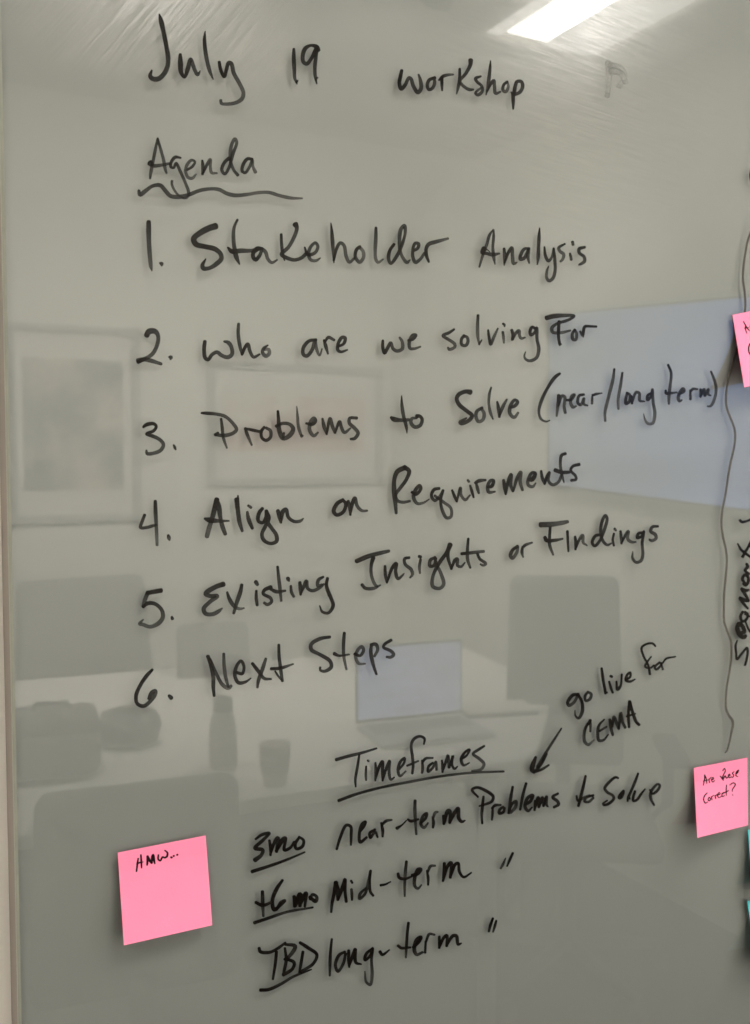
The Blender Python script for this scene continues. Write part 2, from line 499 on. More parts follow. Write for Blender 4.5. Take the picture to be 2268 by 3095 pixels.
TEXT = """
@title
W July 400 0
225,118,12 238,165,38 264,280,38 285,390,38 299,480,40 293,555,40 262,618,42 215,657,44 170,655,40 150,632,38 163,585,16
400,452,26 402,530,44 408,605,38 436,642,26 462,575,38 487,495,36 502,530,36 522,585,32 545,622,28 566,590,12
607,262,10 602,320,28 606,400,36 622,500,34 645,590,32 674,660,12
724,515,26 736,580,30 766,638,30 784,580,32 804,522,34 824,530,36 846,610,36 890,690,34 925,770,34 915,820,36 870,852,32 800,866,30 742,860,28 737,834,26
W 19 400 0
1345,408,24 1345,500,36 1349,580,32 1353,650,28 1372,700,12
1365,685,22 1380,668,10
1548,420,38 1535,392,40 1490,378,26 1442,402,36 1420,460,36 1425,515,34 1452,532,32 1492,485,32 1532,410,34 1528,480,32 1520,560,32 1522,625,30 1536,698,12
1525,660,20 1545,645,14
W workshop 1100 100
316,310,26 305,360,32 296,420,34 311,465,32 345,430,32 376,372,30 392,380,30 412,440,32 450,494,36 476,460,34 470,390,30 455,345,18
592,372,30 545,390,30 528,430,28 540,470,28 570,460,30 590,410,28 580,368,20
650,365,26 650,420,28 652,478,18
625,392,18 660,360,30 700,348,26 745,345,16
798,298,22 797,380,28 786,450,26 772,508,10
889,225,42 886,265,34 850,335,28 800,402,28 840,450,28 880,471,28 912,470,18
975,360,18 930,378,28 942,405,26 980,440,26 985,485,28 950,515,28 928,500,22 958,470,22 985,452,18
1055,230,10 1050,300,26 1038,400,30 1018,515,12
1022,490,18 1052,430,28 1082,395,28 1087,440,28 1097,502,28 1138,488,16
1195,405,24 1165,430,26 1158,475,28 1180,490,26 1202,450,26 1195,406,18
1240,500,30 1243,560,30 1243,632,16
1226,492,14 1245,512,30 1260,440,30 1275,405,30 1310,405,30 1322,440,32 1300,490,32 1250,515,28
@heading
W Agenda 400 380
212,105,20 195,190,26 175,290,28 155,390,28 149,440,18
212,108,20 235,190,26 260,280,28 275,360,28 286,396,18
150,310,56 172,332,38 230,330,28 310,315,24
405,268,16 360,262,28 326,300,28 322,342,26 345,350,24 365,312,24 400,380,28 440,470,26 470,560,26 455,600,20 425,603,18 370,562,20 332,495,22 331,460,24
450,372,18 500,340,24 522,300,22 495,287,26 460,320,28 445,380,28 465,430,28 500,437,28 532,403,14
583,290,20 588,340,30 585,405,24
588,398,20 625,320,28 650,282,28 650,340,26 662,392,26 706,395,16
805,270,30 765,310,30 746,370,28 770,402,26 805,350,26 840,230,30 870,140,26 855,110,28 830,150,30 815,240,30 820,300,28 845,370,26 880,412,28
1000,280,26 960,276,28 925,320,30 915,378,28 940,392,26 975,345,26 1000,290,26 1005,340,24 1026,387,32
55,540,26 64,575,34 110,543,36 170,502,30 235,497,36 275,540,36 320,585,36 390,592,38 470,575,34 560,540,32 650,526,30 720,531,32 790,565,34 860,580,34 960,572,30 1050,557,28 1140,556,30 1220,580,30 1320,602,28 1416,605,14
@agenda_one
W 1. 400 620
137,138,38 137,220,44 140,320,38 148,430,38 156,510,32 165,548,10
227,480,12 245,490,38 246,505,16
W Stakeholder 400 620
695,175,58 640,192,54 560,235,50 512,280,48 530,325,46 610,346,44 690,366,42 735,405,40 742,445,40 700,490,40 640,525,34 592,526,38 585,500,34 612,448,14
876,122,22 850,180,26 842,260,32 850,350,36 866,430,40 894,492,12
795,352,16 830,385,42 900,380,40 1000,378,32 1060,360,28
1085,362,26 1040,365,42 1008,398,36 1008,435,36 1028,455,32 1060,420,32 1085,370,30 1110,392,32 1130,450,30 1162,478,26 1208,455,14
1240,243,24 1243,320,28 1252,400,28 1268,462,10
1358,160,50 1370,190,36 1350,260,32 1300,350,32 1243,410,34 1290,440,34 1350,456,30 1410,438,32 1455,395,30
1435,350,14 1462,412,30 1520,397,28 1545,345,28 1525,314,28 1487,345,28 1467,410,30 1487,456,28 1530,462,26 1566,440,12
W holder 900 620
277,148,8 285,230,28 292,330,32 302,480,10
300,460,20 325,360,28 355,314,28 385,335,30 405,430,30 430,475,28 475,440,22
520,345,26 490,370,30 480,430,30 515,475,30 546,440,30 545,385,30 515,352,28
652,188,24 650,280,32 645,380,30 650,450,28 670,476,26 712,450,14
803,325,24 767,378,30 757,450,30 775,486,26 815,440,30 860,350,30 895,230,26 888,172,34 860,200,34 847,290,32 852,380,28 880,445,28 910,477,28 936,455,12
960,382,24 1000,357,28 1006,322,28 980,317,28 962,350,28 958,430,28 980,476,32 1020,450,28 1055,400,24
1092,474,18 1072,420,30 1070,360,32 1092,325,34 1150,306,34 1252,278,22
W Analysis 1300 620
527,203,12 495,250,26 475,320,26 445,400,26 411,514,18
530,205,14 530,260,24 523,350,26 530,430,30 541,492,10
452,362,48 436,395,36 470,402,28 520,412,34 577,403,18
455,350,10 500,392,9
616,362,24 622,430,32 618,500,14
620,480,18 650,400,28 680,355,30 686,420,30 697,487,28 724,475,12
826,362,26 785,366,28 757,410,30 752,450,30 785,440,30 820,370,28 815,430,30 826,485,14
912,190,10 908,260,28 903,350,30 900,430,32 893,494,12
952,347,14 960,420,28 985,465,26 1010,440,22 1028,362,18
1029,360,20 1038,450,28 1040,550,28 1020,612,28 990,630,28 970,602,26 975,540,22 988,508,10
1124,322,16 1072,355,28 1080,382,28 1112,410,28 1104,450,26 1085,470,20
1165,402,18 1176,455,24
1186,305,26 1190,330,26
1288,350,24 1242,365,30 1242,397,28 1282,430,28 1286,467,28 1262,486,26 1240,496,18
@agenda_two
W 2. 400 920
120,258,50 140,226,50 190,225,46 215,260,36 210,330,34 170,410,34 110,450,34 45,468,40
48,480,34 100,458,38 160,470,36 242,496,28
303,438,12 322,440,36 318,460,14
W who 400 920
605,308,32 598,380,34 608,445,34 632,460,30 662,420,32 705,398,32 745,425,34 795,440,36 830,415,34 825,355,34 800,318,34 765,308,20
886,160,24 882,240,30 893,330,32 915,420,20
915,415,24 940,355,30 962,330,30 980,390,30 1010,438,28 1062,415,16
1130,340,14 1095,365,28 1085,400,30 1112,430,32 1140,410,32 1135,375,30 1100,375,26
W are 880 920
210,295,26 150,305,30 103,360,32 102,415,32 130,430,30 175,380,32 200,300,28 212,370,28 238,425,18 258,370,14
275,297,20 290,350,32 308,412,16
285,310,20 310,275,28 360,297,24
385,355,20 440,325,26 450,280,30 425,275,30 395,320,30 390,380,30 415,395,26 470,378,14
W we 880 920
764,300,22 764,360,28 778,405,30 805,360,30 830,320,28 850,370,30 885,388,30 925,370,30 925,310,28 903,275,18
975,300,22 1015,290,26 1040,255,26 1015,255,28 985,310,30 990,365,28 1020,370,26 1078,352,16
W solving 1300 900
202,262,20 160,290,26 108,315,26 150,345,28 205,385,28 205,410,26 160,430,26 150,415,20
285,315,28 262,345,28 265,390,28 295,398,28 315,370,28 310,330,26 285,318,22
400,145,24 396,220,30 398,320,28 410,392,14
408,385,18 432,350,12
484,268,16 492,330,26 505,388,26 530,330,26 565,255,16
606,285,24 612,330,26 615,375,18
606,215,18 620,225,24 620,240,14
680,268,26 690,305,28 685,350,24 710,300,26 740,275,30 745,315,28 760,338,26 792,330,14
880,258,24 850,245,28 832,280,28 840,310,26 870,290,26 888,250,28 890,340,28 905,430,30 885,500,30 830,525,26 795,510,22 785,485,18 795,450,10
W For 1300 900
970,168,42 1020,155,42 1100,148,34 1200,152,24 1150,185,26 1060,215,26 1015,250,30 1020,285,28 1080,292,28 1170,272,18
1074,195,24 1070,260,30 1070,330,28 1078,380,26
1080,385,32 1090,386,20
1205,265,24 1185,300,26 1190,345,28 1212,350,26 1220,300,26 1208,268,20
1250,280,20 1270,315,24 1280,280,22
1275,328,12 1278,270,28 1290,240,28 1340,238,22 1385,240,20
@agenda_three
W 3. 400 1180
92,305,22 120,285,32 180,278,30 200,300,28 180,335,28 120,362,26 170,380,32 230,410,32 260,450,32 240,495,32 190,520,30 125,525,30 118,498,18
345,455,16 355,475,24 362,492,16
W Problems 400 1180
576,188,18 620,190,30 700,197,28 770,215,30 830,265,30 868,325,30 840,355,32 770,375,34 695,370,24
740,235,20 748,300,28 758,390,28 788,480,16
690,370,28 715,356,28
940,315,24 955,360,30 995,455,18
945,318,20 1000,330,28 1070,345,26
1100,305,24 1075,340,28 1080,395,28 1115,415,30 1150,390,28 1150,335,28 1115,312,26
1212,172,22 1218,250,32 1225,340,40 1255,400,34 1310,375,42 1340,320,36 1310,282,30 1250,275,30 1198,298,30
1262,355,22 1255,395,24
1370,132,8 1376,220,24 1385,310,28 1410,385,24
1405,372,20 1420,378,18
W blems 760 1100
455,495,18 510,500,34 535,470,30 520,450,28 495,480,34 485,550,32 520,598,30 555,570,18
592,455,20 605,520,32 628,585,20
628,575,20 655,455,30 675,520,32 697,575,22
697,570,20 735,480,28 750,530,30 775,570,28 825,535,16
878,450,28 820,452,28 815,490,30 860,535,32 888,575,32 860,620,30 825,625,20
W to 1160 1060
150,375,10 152,450,26 165,540,32 190,640,26 194,688,8
62,555,26 85,570,44 140,578,34 210,575,28
275,545,36 300,545,30 320,570,30 305,620,32 260,635,32 228,600,30 235,565,28 275,560,22
W Solve 1160 1060
722,345,48 680,340,36 625,365,36 608,400,34 630,450,36 690,500,36 735,540,34 710,580,34 645,605,34 635,595,30 690,560,16
820,475,28 775,505,30 768,550,30 790,590,30 825,575,30 835,520,30 810,480,24
895,305,16 880,360,24 875,440,24 890,520,26 910,570,14
945,425,18 955,480,30 963,552,22
963,545,20 990,470,30 1025,405,18
1050,475,18 1090,460,30 1115,425,28 1090,410,28 1055,460,32 1050,520,32 1085,555,30 1120,515,20
W ( 1600 1040
255,245,22 215,275,30 150,370,28 95,490,28 80,570,24 100,625,22 140,645,16 172,635,10
W near/long 1600 1040
245,425,28 238,500,28 228,598,20
240,520,20 275,430,26 295,440,28 290,520,26 300,572,26
310,467,22 350,462,24 378,420,22 355,430,26 345,490,28 365,525,28 392,515,14
455,420,24 415,430,26 405,490,26 430,505,26 455,450,24 455,500,24 485,512,16
525,420,14 522,495,22
525,430,18 550,418,24 605,408,12
708,208,20 695,300,28 660,440,28 630,570,26 632,640,22
775,238,20 760,340,26 740,460,26 742,540,20
815,405,22 805,450,26 805,495,28 830,480,26 835,420,24 810,405,20
850,430,18 855,495,22
855,490,18 890,400,26 915,410,26 920,470,26 960,478,14
1010,410,22 985,430,26 985,465,26 1010,440,22 1025,375,22 1030,480,26 1045,580,28 1025,660,26 985,660,24 960,620,18 952,580,8
W term) 1600 1040
1155,172,22 1180,240,24 1172,350,26 1162,440,28 1162,500,18
1135,385,20 1140,410,26 1180,408,24 1230,402,16
1240,420,24 1290,390,26 1280,370,26 1255,400,28 1240,450,28 1250,475,26 1270,465,16
1340,385,20 1342,460,22
1340,400,18 1360,375,26 1400,375,18
1425,375,22 1425,438,22
1428,430,18 1455,375,26 1460,430,24 1490,375,24 1490,420,22 1512,428,14
1512,228,20 1540,300,24 1555,370,26 1540,460,26 1510,515,22 1482,518,14
@agenda_four
W 4. 400 1440
104,320,28 85,370,28 70,425,28 120,425,28 175,410,26 205,405,16
192,205,28 195,300,36 200,400,30 204,490,30 207,572,24
300,490,24 306,512,36 310,530,18
W Align 400 1440
705,190,42 690,250,44 665,350,40 640,430,40 622,500,40
700,190,38 720,250,44 735,350,36 752,420,40 775,480,32
602,350,20 640,362,48 720,370,30 805,370,16
870,190,42 880,290,40 893,380,36 916,455,24
880,160,14 882,200,20
958,295,22 970,360,36 1000,432,28
965,242,22 990,260,24
1085,265,28 1055,305,34 1050,370,32 1085,385,28 1110,340,26 1115,285,28
1115,285,30 1135,340,38 1130,385,34 1160,430,34 1200,490,34 1200,540,34 1150,558,30 1095,530,32 1080,480,32 1110,410,32 1120,370,24
1212,285,34 1225,330,40 1238,385,22
1235,380,26 1255,290,38 1280,275,36 1300,340,30 1350,375,30 1400,370,26 1424,350,12
W on 960 1340
215,470,30 165,500,36 135,565,34 160,595,32 215,570,32 235,500,30 205,470,26
255,480,26 270,540,34 275,598,18
272,595,18 290,500,34 312,455,32 330,520,30 370,560,26 415,560,18
W Requirements 960 1340
730,200,44 665,235,40 640,300,36 638,400,40 648,500,36 655,582,24
725,200,40 762,230,36 740,300,32 690,370,30 650,430,30 665,475,28 710,490,28 770,480,20
785,405,26 820,425,26 860,375,30 850,350,28 815,390,34 800,450,32 830,500,28 880,495,22 930,465,10
1015,375,24 970,385,28 948,435,28 975,475,28 1010,450,26 1045,390,22
1045,390,24 1025,480,26 1040,560,28 1075,620,28 1110,610,28 1110,540,26 1050,490,26 975,435,24
1120,390,20 1140,440,28 1160,485,20
1160,480,18 1190,370,26 1195,430,26 1230,470,26 1270,430,14
1270,350,18 1285,400,26 1300,450,18
1250,305,20 1260,320,22
1320,330,20 1330,370,30 1342,415,20
1312,330,24 1345,312,32 1400,305,20
1415,365,20 1450,355,34 1465,310,28 1440,310,28 1415,360,30 1425,405,30 1478,402,16
W ments 1260 1340
722,305,24 732,360,34 740,425,18
740,420,20 765,300,30 785,260,32 780,340,32 800,400,22
803,398,18 835,290,30 865,240,32 860,320,30 880,390,24
930,300,28 960,300,40 985,250,32 960,245,28 925,310,30 930,350,28 965,360,26 990,330,14
1035,230,22 1045,290,28 1065,340,20
1065,338,18 1080,280,26 1105,240,22 1095,310,26 1130,345,28 1180,320,26 1205,260,22
1238,85,26 1205,100,28 1195,180,24 1205,250,28 1225,325,12
1150,222,34 1200,240,34 1270,240,26
1352,175,28 1300,190,26 1280,225,26 1320,270,24 1325,300,24 1285,308,26
@agenda_five
W 5. 400 1720
243,178,38 130,198,40
130,195,38 105,260,36 92,315,30
90,315,26 130,285,34 190,290,34 245,340,34 255,400,36 220,450,38 150,480,34 85,460,32 60,455,28 92,420,14
330,398,22 335,415,28
W Existing 400 1720
760,125,44 690,150,42 612,205,40 650,225,38 708,225,36 650,270,36 595,330,36 610,370,36 670,375,36 720,350,32 750,325,12
790,192,20 810,250,34 850,310,32 890,330,28 932,325,14
912,130,28 900,190,36 870,280,34 845,368,24
1033,180,22 1032,240,28 1040,300,26
1028,105,36 1042,130,30
1155,150,36 1100,175,30 1090,205,28 1150,240,30 1160,270,28 1125,295,28 1098,280,24
1210,-20,24 1218,60,28 1228,150,32 1240,265,20
1150,165,26 1200,188,32 1275,180,20
1320,140,22 1325,190,28 1345,230,22
1295,75,34 1305,100,16
1395,110,28 1400,160,36 1402,215,20
1400,210,18 1435,130,32 1450,100,32 1460,160,30 1500,180,28 1560,155,28 1595,125,20
1590,65,22 1550,90,30 1545,140,30 1580,130,24
1625,75,26 1615,140,28 1640,220,28
W g 880 1580
305,460,24 295,520,28 330,620,32 350,690,32 310,750,26 260,740,24 238,690,12
W Insights 880 1580
545,320,40 640,280,40 730,255,36 816,235,28
685,290,36 668,350,30 670,440,28 700,515,28 720,530,20
590,515,28 620,545,30 690,545,28 744,518,14
782,360,22 785,430,30 798,500,18
798,498,18 845,370,30 875,340,32 870,410,30 890,465,28 925,440,20 942,420,8
985,290,24 945,300,28 950,345,28 1000,390,30 1010,430,26 990,458,16
1078,305,24 1068,370,26 1073,420,18
1065,280,28 1080,285,28
1200,290,26 1160,310,30 1155,360,28 1190,355,28 1205,295,26
1325,180,42 1300,240,36 1230,340,32 1180,450,30 1180,530,32 1240,545,30 1270,510,32 1250,430,30 1210,340,28 1195,285,24
1315,200,24 1305,280,30 1335,385,22
1335,380,20 1365,310,30 1385,300,28 1385,355,28 1415,365,24 1448,330,12
1475,132,22 1468,220,28 1470,310,28 1492,375,20
1418,258,26 1480,252,30 1540,245,28 1605,238,24
1550,255,24 1570,300,26 1620,340,26 1600,355,22 1575,345,16
W or 1440 1520
345,360,26 300,395,30 285,440,32 300,460,30 335,415,28 348,365,22
385,365,20 380,410,28 390,452,14
385,370,22 410,350,26 465,330,18
W Findings 1440 1520
535,182,48 630,178,44 720,165,38 762,155,28
615,200,24 610,280,28 610,350,28 640,432,18
570,285,28 585,312,36 660,310,28 720,298,16
758,235,24 762,320,24 766,405,16
822,280,20 828,330,28 825,388,20
825,385,16 860,300,26 885,270,28 890,330,26 922,355,14
1035,265,22 990,275,28 965,330,28 985,358,26 1030,310,26 1070,210,28 1088,130,28 1075,105,28 1048,150,28 1035,240,28 1050,310,28 1090,350,24 1125,335,14
1145,255,20 1135,310,22 1145,355,20
1150,215,24 1162,230,20
1200,235,22 1205,290,28 1208,340,18
1208,335,16 1245,260,26 1265,235,26 1260,300,28 1290,325,26 1328,325,14
1390,245,22 1350,255,26 1340,290,28 1370,280,24 1395,235,22 1380,330,26 1385,430,28 1370,480,28 1330,495,26 1300,460,24 1302,405,10
1512,195,22 1465,200,28 1450,235,28 1490,265,30 1495,295,28 1460,315,26 1440,305,20
@agenda_six
W 6. 0 0 1
461,2024,9 444,2042,12 424,2072,12 412,2102,12 415,2126,12 434,2134,12 452,2122,12 468,2100,14 470,2088,12 458,2094,12 450,2112,10
511,2102,9 519,2110,13
W Next 400 1720
630,725,34 655,800,34 675,900,36 675,980,32 682,1055,26
645,750,30 700,870,30 750,960,32 800,990,34 825,970,26
762,705,26 765,800,30 778,900,32 800,980,22
870,860,26 915,870,28 930,810,26 905,765,28 868,810,30 855,890,32 885,945,32 940,940,26 988,908,12
1000,785,28 1050,850,32 1100,910,28 1158,915,16
1112,745,24 1085,830,34 1050,930,30 1042,985,22
1220,630,24 1222,720,28 1235,830,32 1250,932,24
1190,850,16 1215,890,20 1250,930,18
1155,830,26 1230,825,30 1340,790,16
W Steps 640 1860
985,180,26 900,195,32 830,240,34 830,285,34 900,325,32 985,380,34 995,430,32 940,465,28 905,455,22 905,430,18
1105,145,26 1098,230,30 1100,340,28 1122,450,18
1020,318,32 1060,335,24 1145,325,16
1190,320,26 1235,335,26 1265,290,28 1250,260,28 1215,290,30 1200,350,28 1225,400,28 1280,402,14
1330,240,26 1325,310,32 1345,410,30 1372,490,22
1325,245,28 1365,240,32 1382,280,28 1355,340,24
1495,205,26 1440,240,28 1430,265,26 1490,295,30 1515,325,30 1490,348,26 1455,345,20
@note_arrow
W go 1560 1920
520,490,24 470,500,30 430,560,30 440,585,28 480,560,26 515,500,26
515,490,24 550,560,28 550,640,30 520,690,24 495,670,18 490,625,10
600,470,22 575,505,26 580,545,24 615,530,26 625,490,26 600,472,22
W live 1560 1920
712,275,24 725,370,26 745,480,24
740,485,18 760,475,14
775,385,20 790,440,24 805,478,20
785,340,24 800,345,22
835,385,18 845,450,28 870,420,22 880,325,18
915,370,18 950,345,20 950,310,22 925,330,24 915,375,24 950,385,22 992,365,12
W for 1560 1920
1160,90,18 1135,68,20 1080,75,20 1045,105,20 1060,170,20 1100,250,20 1115,325,22
1125,178,14 1090,225,20 1075,260,20 1110,275,18 1150,250,18
1195,225,20 1155,265,22 1165,285,20 1205,250,20 1205,225,18 1222,285,20
1218,235,14 1250,195,18 1328,178,14
W CEMA 1560 1920
615,710,28 620,760,22 618,800,20
620,705,24 575,780,26 570,880,28 600,910,26 650,870,12
735,700,14 690,750,24 680,830,28 690,875,28 730,870,22 768,825,14
690,800,20 755,760,16
780,700,24 790,770,28 805,830,24
800,760,22 815,680,28 840,740,28 855,780,22
855,775,20 872,650,30 885,720,26 910,768,26
940,765,22 935,660,26 945,550,28
945,550,28 970,640,28 1000,720,28 1025,745,26
920,675,20 995,652,14
W arrow 1560 1920
378,775,16 310,880,22 240,990,26 180,1095,30
W head 1340 2280
858,-5,26 820,70,28 770,140,30
770,22,22 745,90,42 740,130,42 760,145,36
755,148,24 820,125,24 880,88,18
@timeframes
W Timeframes 1000 2160
45,375,30 130,350,28 250,320,26 383,280,16
238,330,20 225,420,24 205,540,24 208,600,16
295,430,18 292,500,22 295,545,18
308,380,20 315,388,20
372,400,18 375,470,26 370,550,18
370,545,18 400,440,28 430,390,28 430,480,26 432,550,18
432,545,18 465,440,26 490,385,26 485,470,26 500,540,24 530,520,12
570,455,18 610,400,22 615,360,22 580,390,26 560,460,26 575,510,24 625,470,16
775,245,16 780,200,24 745,180,24 695,200,26 670,250,26 680,350,26 685,430,26 678,490,22
635,425,20 730,385,16
760,380,20 765,440,26 760,485,20
760,400,20 790,365,24 850,360,18
850,400,20 815,430,24 810,475,22 850,440,24 875,390,20 880,460,22
925,380,18 930,430,26 930,478,20
930,475,18 965,370,28 975,340,26 985,440,26
985,440,20 1015,350,26 1015,340,24 1010,420,24 1030,450,22 1055,430,12
1080,375,16 1130,340,20 1155,290,22 1120,310,24 1085,370,26 1105,420,24 1155,400,12
1278,260,20 1230,290,26 1185,325,24 1240,370,28 1275,410,28 1250,455,26 1175,470,20
65,715,28 200,665,26 400,610,24 650,560,24 900,515,22 1150,485,22 1440,472,18
@near_term
W near-term 1000 2160
50,1120,22 80,1020,26 130,920,28 165,930,28 170,1010,26 168,1085,18
235,985,18 275,930,26 290,890,24 260,910,26 238,990,28 245,1060,28 300,1020,22
370,955,22 325,985,26 330,1025,24 370,975,24 390,1020,18
420,900,20 432,960,28 432,1015,20
425,920,20 460,885,28 508,875,18
550,945,30 590,920,18 630,880,12
702,715,28 700,800,30 705,900,26 712,995,20
640,870,18 665,885,26 730,870,20
745,905,20 790,860,26 800,820,24 770,840,26 750,910,28 775,940,26 810,900,16
848,850,20 855,900,28 850,940,20
850,870,20 870,815,26 892,808,18
938,840,26 945,880,36 940,910,24
940,905,24 975,800,36 990,800,32 990,900,26
990,895,26 1040,800,34 1060,780,34 1065,860,32 1090,890,28 1118,880,14
W Problems 1340 2280
290,355,18 240,295,24 280,275,26 350,300,28 415,350,28 405,390,26 350,415,22 300,430,16
335,350,22 325,440,28 320,510,24 325,575,20
412,435,18 410,490,24 405,545,18
405,450,20 430,425,26 480,420,18
500,435,20 470,460,26 465,490,26 500,480,26 510,445,22
578,270,24 560,370,28 545,490,24
545,480,20 575,410,26 605,390,28 600,440,28 560,485,26
690,240,24 665,330,26 640,460,22
680,420,20 725,390,30 745,340,28 705,360,30 680,430,30 705,470,26 740,440,16
765,385,24 760,465,22
760,460,20 790,360,30 795,440,24
800,435,20 825,360,28 835,430,24
835,430,18 860,350,26 860,420,24 872,435,14
955,325,22 910,355,26 950,390,28 960,415,28 920,440,24
W to 1340 2280
1185,180,22 1165,270,26 1140,370,28 1125,430,24
1110,345,18 1120,385,22 1170,360,22 1220,340,20
1250,340,22 1190,360,24 1175,390,22 1210,395,24 1250,360,22
W Solve 1800 2280 .2179
318,330,30 280,318,40 190,385,44 130,470,42 165,525,42 240,570,42 255,610,42 190,680,42 120,702,40 105,685,34 165,640,26
392,505,40 340,570,52 330,605,50 362,600,34 395,530,28
592,265,34 550,380,42 490,520,42 455,600,42 445,650,28
470,600,30 478,620,20
548,510,36 525,590,42 525,645,38 575,630,40 640,540,36 690,480,22
755,490,28 790,545,36 860,500,40 892,430,36 865,412,34 800,470,40 765,540,46 770,620,42 815,705,30
W 3mo 740 2380
90,430,20 140,395,28 205,380,26 150,440,30 85,505,32 150,520,32 140,560,32 85,605,40
205,440,22 215,500,30 215,565,20
212,560,20 255,440,32 275,420,36 265,535,28
262,530,28 320,430,38 340,420,30 330,520,28 380,500,26 410,450,18
450,420,24 420,470,30 430,510,28 480,490,28 490,440,26 450,410,20
60,700,32 200,655,28 340,605,24 500,538,16
@mid_term
W +6mo 740 2640
148,150,30 150,250,32 155,355,22
92,240,28 150,265,30 220,240,24
315,55,24 265,130,34 230,230,34 245,300,34 290,270,28 335,225,28 300,240,26 265,300,24
410,190,30 420,230,40 415,275,26
420,270,30 460,175,44 460,270,30
460,260,28 510,165,36 500,275,22
540,195,28 590,230,34 600,195,28 565,175,28 545,215,26
80,410,30 200,370,28 350,320,24 568,282,18
W Mid-term 740 2640
760,75,40 745,160,32 725,260,26 720,322,20
760,70,30 775,150,40 775,220,26
775,220,24 820,100,34 835,50,32 835,150,28 845,235,26
888,130,22 892,180,26 893,220,20
885,60,22 895,78,22
1010,120,18 960,170,26 955,210,26 1000,170,24 1030,60,26 1045,-20,22
1048,-25,22 1040,60,24 1045,150,26 1070,185,22
1130,98,24 1170,90,20 1215,68,12
W term 1100 2500
355,285,26 345,380,28 340,480,24 340,575,18
285,385,24 295,420,28 340,430,26 400,410,16
400,400,26 440,390,34 475,350,30 450,350,28 425,410,32 425,490,28 450,510,24 480,480,14
525,360,18 535,420,26 535,480,20
530,380,20 555,325,26 595,320,18
670,300,28 668,380,30 658,450,20
660,445,20 700,320,30 725,295,30 720,420,26
720,415,22 760,310,30 785,300,28 795,370,26 830,415,24 895,378,14
W ditto 1100 2500
1180,258,12 1160,305,24 1138,345,18
1240,215,22 1215,270,24 1192,325,16
@long_term
W TBD 740 2640
120,620,28 130,650,30 210,655,28 280,620,26 340,575,20
265,650,28 255,750,28 235,880,20
335,620,22 345,720,28 330,800,28 318,845,22
335,590,24 420,605,34 360,700,30 330,715,22
345,710,26 410,740,30 400,790,30 320,845,30
485,650,26 470,740,28 455,825,22
460,575,28 530,620,32 600,675,28 570,750,28 460,820,26
130,970,30 200,965,30 300,920,26 400,860,24 555,798,14
W long- 740 2640
725,545,20 715,640,26 710,740,28 708,850,20
835,650,22 785,680,28 755,760,28 775,815,26 820,750,26 840,665,24
865,640,26 865,720,28 870,780,18
868,775,18 900,680,30 920,630,30 925,740,28 970,755,16
1060,625,22 1010,670,26 1000,720,26 1040,690,24 1065,620,22 1055,720,26 1060,840,28 1045,925,26 1010,900,22 1000,815,12
1125,650,30 1145,675,26 1205,635,14
W term 1100 2500
372,795,24 362,880,26 355,980,26 350,1085,18
285,985,26 310,1005,26 390,1000,18
410,1000,26 460,950,32 475,915,32 440,940,36 420,1020,34 440,1060,28 490,1040,22
515,950,22 510,1045,22
515,960,20 545,890,26 590,895,18
628,910,24 628,1005,22
628,1000,20 665,920,28 690,900,28 690,990,24
690,985,20 740,905,30 770,905,30 785,975,26 812,965,14
W ditto 1100 2500
1075,758,22 1055,810,26 1040,870,18
1102,778,20 1088,830,24 1075,872,16
@divider
W divider 0 0 1
2275,690,6 2262,722,6 2254,760,6 2247,810,6.5 2246,845,6.5 2251,884,6.5 2253,920,6.5 2251,945,6.5 2244,990,6 2228,1056,6 2215,1100,6 2201,1148,6 2195,1192,6.5 2196,1228,6.5 2206,1258,6.5 2217,1286,6.5 2222,1310,6.5 2220,1346,6.5 2207,1405,6.5 2192,1500,6.5 2183,1545,6.5 2181,1588,6.5 2185,1620,6.5 2194,1660,6.5 2197,1692,6.5 2194,1740,6.5 2189,1793,6.5 2188,1840,6.5 2189,1878,6.5 2198,1907,6.5 2209,1936,6.5 2211,1963,6.5 2209,2000,6.5 2203,2042,6 2197,2075,6 2194,2120,6 2196,2146,7 2205,2165,7.5 2214,2178,8 2215,2192,7.5 2210,2218,6.5 2204,2247,5.5 2197,2269,5 2192,2275,3.5
W lower 0 0 1
2274,508,8 2270,530,8 2273,556,7
W Segments 2068 1500 .266
605,1635,12 585,1700,22 592,1780,22 600,1852,22 645,1800,22 690,1745,22 716,1722,24 722,1780,24 706,1870,22 690,1922,20
625,1440,36 605,1500,42 640,1580,46 680,1600,42 703,1580,28
628,1440,34 665,1480,38 685,1540,36 650,1550,34
668,1308,24 640,1370,26 665,1422,26 710,1395,26 720,1340,24 688,1312,22
690,1335,20 752,1368,18
700,1430,18 722,1490,20 756,1550,18
726,1278,20 680,1225,28 632,1158,28
630,1150,24 690,1180,34 735,1188,26
735,1185,22 690,1110,30 650,1050,26
650,1045,24 700,1070,32 740,1062,18
690,985,24 662,940,28 690,892,28 727,920,28 725,980,30 695,1010,28 668,990,22
742,885,24 700,855,28 690,832,24
690,835,22 722,800,34 708,765,24
608,538,16 650,610,24 700,650,26 760,695,22
662,690,28 690,640,26 720,590,24 760,505,20
735,545,16 760,590,16
632,270,26 655,292,26 700,285,22 760,262,18
@note_left
W HMW... 320 2480 .2421
405,470,18 395,540,20 383,635,18
438,425,18 443,500,22 447,590,16
385,542,16 420,525,18 466,515,12
520,440,22 521,500,24 516,555,18
522,440,20 550,500,28 575,530,24
575,530,20 580,450,26 592,425,24 600,480,26 613,540,14
657,425,18 655,480,20 680,500,20 710,452,20 730,462,20 760,450,22 770,402,20 735,370,14
812,455,22 828,462,20
842,442,20 855,438,18
888,424,22 898,428,18
@note_right
W text 1900 2280 .2228
1030,275,13 1030,330,14 1012,420,11
1030,275,13 1052,330,14 1060,394,11
1010,362,11 1082,345,10
1090,330,13 1096,387,11
